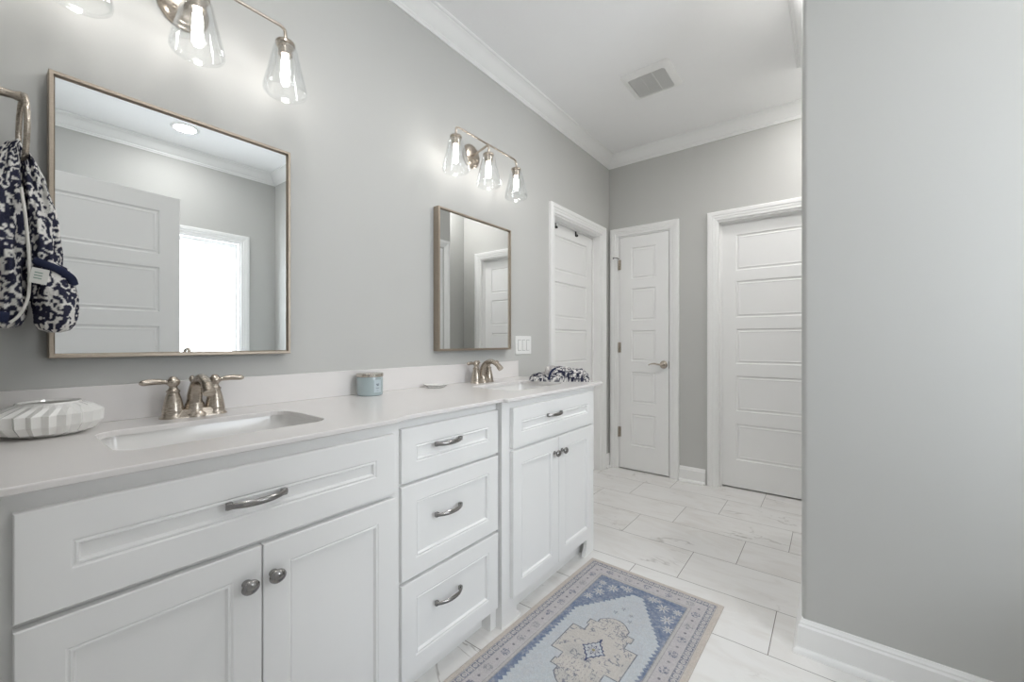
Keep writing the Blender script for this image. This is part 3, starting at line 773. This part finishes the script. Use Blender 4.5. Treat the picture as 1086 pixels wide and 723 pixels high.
    bm = B(); va = [bm.verts.new(p) for p in r0]; vb = [bm.verts.new(p) for p in r1]
    for i in range(len(va)): j = (i+1) % len(va); bm.faces.new((va[i], va[j], vb[j], vb[i]))
    bm.faces.new(vb)
    sk = obj('binding', bm, plain('beige_binding', (168, 158, 146), .9, noise_amt=.1, nscale=80), root)
    root.location = (.613, 1.950, .0); root.rotation_euler = (0, 0, -.0300)
rug()

# ---- towel ring and hanging towel
ring = empty('towel_ring', (.13, 0, 1.600), 0, label='brushed nickel towel ring on the wall left of the near mirror', cat='towel ring')
bm = B(); lathe(bm, [(0, .001), (.026, .001), (.027, .004), (.022, .009), (.014, .014), (.010, .03), (.0085, .052), (.010, .056), (.012, .062), (.0118, .070), (.009, .074), (0, .075)], 28, Matrix.Translation((0, 0, .078)) @ Matrix.Rotation(-PI/2, 4, 'X'))
obj('mount', bm, 'nickel', ring, smooth=40)
rp = [(.080*math.sin(2*PI*i/48), .066+.003*math.sin(2*PI*i/48), .080*math.cos(2*PI*i/48)) for i in range(48)]
obj('ring', tube(B(), rp, .0052, 12, closed=True), 'nickel', ring, smooth=60)

tw = empty('hand_towel', (.13, .07, 1.14), 0, label='navy and white patterned towel hanging from the towel ring', cat='towel')
def lobe(cx, cy, hx, hy, z, seed, folds=5, amp=.10):
    """stack of section rings: all args arrays over height"""
    n = 120; m_ = len(z); th = np.linspace(0, 2*PI, n, endpoint=False)[None, :]
    Z = np.array(z)[:, None]; cxx, cyy, hxx, hyy = (np.array(q)[:, None] for q in (cx, cy, hx, hy))
    s = np.sign(np.cos(th))*np.abs(np.cos(th))**.75; c = np.sign(np.sin(th))*np.abs(np.sin(th))**.85
    f = 1+amp*np.sin(th*folds+seed+3*Z*8)+.5*amp*np.sin(th*(folds*2+1)+seed*2-Z*22)+.06*(vnoise(th*7+seed*10, Z*45+0*th)-.5)
    bumps = .0016*(vnoise(th*hxx*420+seed, Z*420+0*th)-.5)
    X = cxx+(hxx*f+bumps)*s; Y = cyy+(hyy*f+bumps)*c
    P = np.stack([X-.13, Y-.07, Z-1.14+0*th], -1)
    u = th*.045+seed; v = Z+0*th
    return P, damask(u, v)
def prof(zs, keys, col_):
    k = sorted(keys); return np.interp(zs, [q[0] for q in k], [q[col_] for q in k])
def mk_lobe(name, keys, seed, m_=150, folds=5, amp=.10, parent=tw):
    zs = np.linspace(keys[0][0], keys[-1][0], m_)
    # round the ends
    P, C = lobe(prof(zs, keys, 1), prof(zs, keys, 2), prof(zs, keys, 3), prof(zs, keys, 4), zs, seed, folds, amp)
    return P, C, zs
# (z, cx, cy, half x, half y)
front_up = [(1.215, .150, .092, .070, .020), (1.26, .150, .094, .078, .026), (1.34, .148, .094, .075, .028), (1.42, .143, .090, .066, .025), (1.49, .138, .082, .054, .018), (1.535, .132, .074, .042, .009), (1.560, .130, .069, .030, .003)]
front_lo = [(1.142, .165, .112, .040, .010), (1.147, .165, .112, .070, .024), (1.160, .165, .113, .080, .031), (1.19, .165, .114, .086, .034), (1.225, .163, .113, .086, .034), (1.26, .160, .110, .084, .032), (1.288, .158, .104, .080, .026), (1.300, .156, .098, .07, .012)]
back = [(1.150, .150, .040, .040, .010), (1.156, .150, .040, .074, .024), (1.18, .150, .040, .080, .030), (1.26, .150, .038, .082, .032), (1.36, .145, .038, .076, .031), (1.45, .140, .040, .066, .028), (1.53, .132, .046, .048, .020), (1.560, .130, .052, .036, .012), (1.574, .130, .058, .024, .004)]
for nm, ks, sd, fo, am in (('front_fold', front_up, 1.3, 5, .10), ('lower_fold', front_lo, 4.1, 4, .06), ('back_fold', back, 7.7, 5, .09)):
    P, C, zs = mk_lobe(nm, ks, sd, 150, fo, am); grid_mesh(nm, P, C, 'terry', tw, wrap=True, caps=True)
# navy hem across the lower fold and the pale lining edge
bp_ = spline([(.232, .078, 1.296), (.243, .092, 1.288), (.246, .108, 1.281), (.242, .122, 1.272), (.233, .133, 1.262), (.222, .138, 1.250)], 8)
bm = B(); tube(bm, [(p.x-.13, p.y-.07, p.z-1.14) for p in bp_], [(.0082, .0032)]*len(bp_), 10, flat=(0, 0, 1)); obj('hem', bm, 'navy', tw, smooth=60, label='navy hem band')
bp_ = spline([(.225, .004, 1.182), (.231, .018, 1.176), (.233, .032, 1.172), (.233, .042, 1.170)], 6)
bm = B(); tube(bm, [(p.x-.13, p.y-.07, p.z-1.14) for p in bp_], [(.0110, .0035)]*len(bp_), 10, flat=(0, 0, 1)); obj('hem', bm, 'navy', tw, smooth=60, label='navy hem band')
bp_ = spline([(.222, .060, 1.45), (.231, .066, 1.38), (.236, .070, 1.30), (.239, .070, 1.23), (.240, .064, 1.195), (.238, .054, 1.172), (.236, .044, 1.160)], 8)
bm = B(); tube(bm, [(p.x-.13, p.y-.07, p.z-1.14) for p in bp_], [(.0028, .0028)]*len(bp_), 8); obj('selvedge', bm, plain('white_selvedge', (214, 212, 206), .95), tw, smooth=60, label='white edge')
T = Matrix.Translation((.2535-.13, .083-.07, 1.263-1.14)) @ Matrix.Rotation(-.16, 4, 'X') @ Matrix.Rotation(.12, 4, 'Z')
bm = boxes([(-.0006, .0006, -.012, .014, -.019, .014)]); bmesh.ops.transform(bm, matrix=T, verts=bm.verts[:]); tg = obj('care_tag', bm, 'tag', tw, label='small white sewn tag')
bm = boxes([(.0006, .0009, -.007, .005, .003-.006*i, .0055-.006*i) for i in range(3)]); bmesh.ops.transform(bm, matrix=T, verts=bm.verts[:]); obj('tag_print', bm, 'tagink', tg)

# ---- folded towel on the far end of the counter
ft = empty('folded_towel', (.362, 2.030, CZ), .56, label='navy and white patterned towel folded on the far end of the countertop', cat='towel')
def bundle(x0, x1, y0, y1, z0, h, seed, rough=.012, n=110, m_=110, tilt=0):
    a = np.linspace(-1, 1, n)[None, :]*np.ones((m_, 1)); b = np.linspace(-1, 1, m_)[:, None]*np.ones((1, n))
    e = np.clip((1-np.abs(a)**5)*(1-np.abs(b)**5), 0, 1)**.38
    X = (x0+x1)/2+a*(x1-x0)/2*(1+.05*np.sin(b*5+seed)); Y = (y0+y1)/2+b*(y1-y0)/2*(1+.06*np.sin(a*4+seed*2))
    Z = z0+e*(h+rough*(fbm(a*2.2+seed*3, b*2.2+seed)-.4)*2+.0025*(vnoise(a*45, b*45)-.5)+tilt*a)
    lo = z0+.0008+.0*e
    P = np.stack([X, Y, np.maximum(Z, lo)], -1); C = damask(X+seed, Y+.4*Z*4, 52)
    return P, C
for nm, args, kw in (('lower_fold', (-.160, .168, -.080, .078, .0, .040, 1.1), {}), ('upper_fold', (-.062, .160, -.076, .070, .026, .042, 3.7), {'tilt': -.006}), ('corner_fold', (-.075, -.005, -.060, .030, .040, .036, 6.2), {})):
    P, C = bundle(*args, **kw)
    if nm == 'corner_fold': C = C*.35+np.array(lin((214, 208, 204)))*.65
    grid_mesh(nm, P, C, 'terry', ft)
bp_ = spline([(-.052, -.084, .010), (-.050, -.082, .035), (-.038, -.072, .058), (-.020, -.052, .070), (.000, -.02, .072)], 8)
bm = B(); tube(bm, bp_, [(.006, .003)]*len(bp_), 8); obj('hem', bm, 'navy', ft, smooth=60, label='navy hem band')

# ================================================================== bath under the window (throws the shadow on the partition)
tb = empty('bathtub', (2.47, 1.02, 0), 0, label='white freestanding bathtub beside the window wall', cat='bathtub')
def ov(a, b, z, n=48): return [(a*math.copysign(abs(math.cos(2*PI*i/n))**.75, math.cos(2*PI*i/n)), b*math.copysign(abs(math.sin(2*PI*i/n))**.75, math.sin(2*PI*i/n)), z) for i in range(n)]
bm = B(); loft(bm, [ov(.28, .62, 0), ov(.30, .65, .02), ov(.33, .70, .30), ov(.365, .755, .53), ov(.375, .765, .555), ov(.372, .762, .567), ov(.350, .740, .567), ov(.335, .72, .54), ov(.29, .64, .25), ov(.24, .55, .14), ov(.15, .40, .12)], True, True)
obj('shell', bm, 'tub', tb, smooth=50)
tf = empty('tub_filler', (2.05, .93, 0), PI, label='brushed nickel floor-mounted tub filler beside the bathtub', cat='faucet')
bm = B(); lathe(bm, [(0, 0), (.04, 0), (.04, .006), (.013, .01), (.013, .80)], 20); obj('column', bm, 'nickel', tf, smooth=40)
bm = B(); tube(bm, spline([(0, 0, .79), (0, 0, .95), (-.02, 0, 1.04), (-.08, 0, 1.075), (-.15, 0, 1.04), (-.17, 0, .97)], 6), .011, 14); obj('spout', bm, 'nickel', tf, smooth=50)
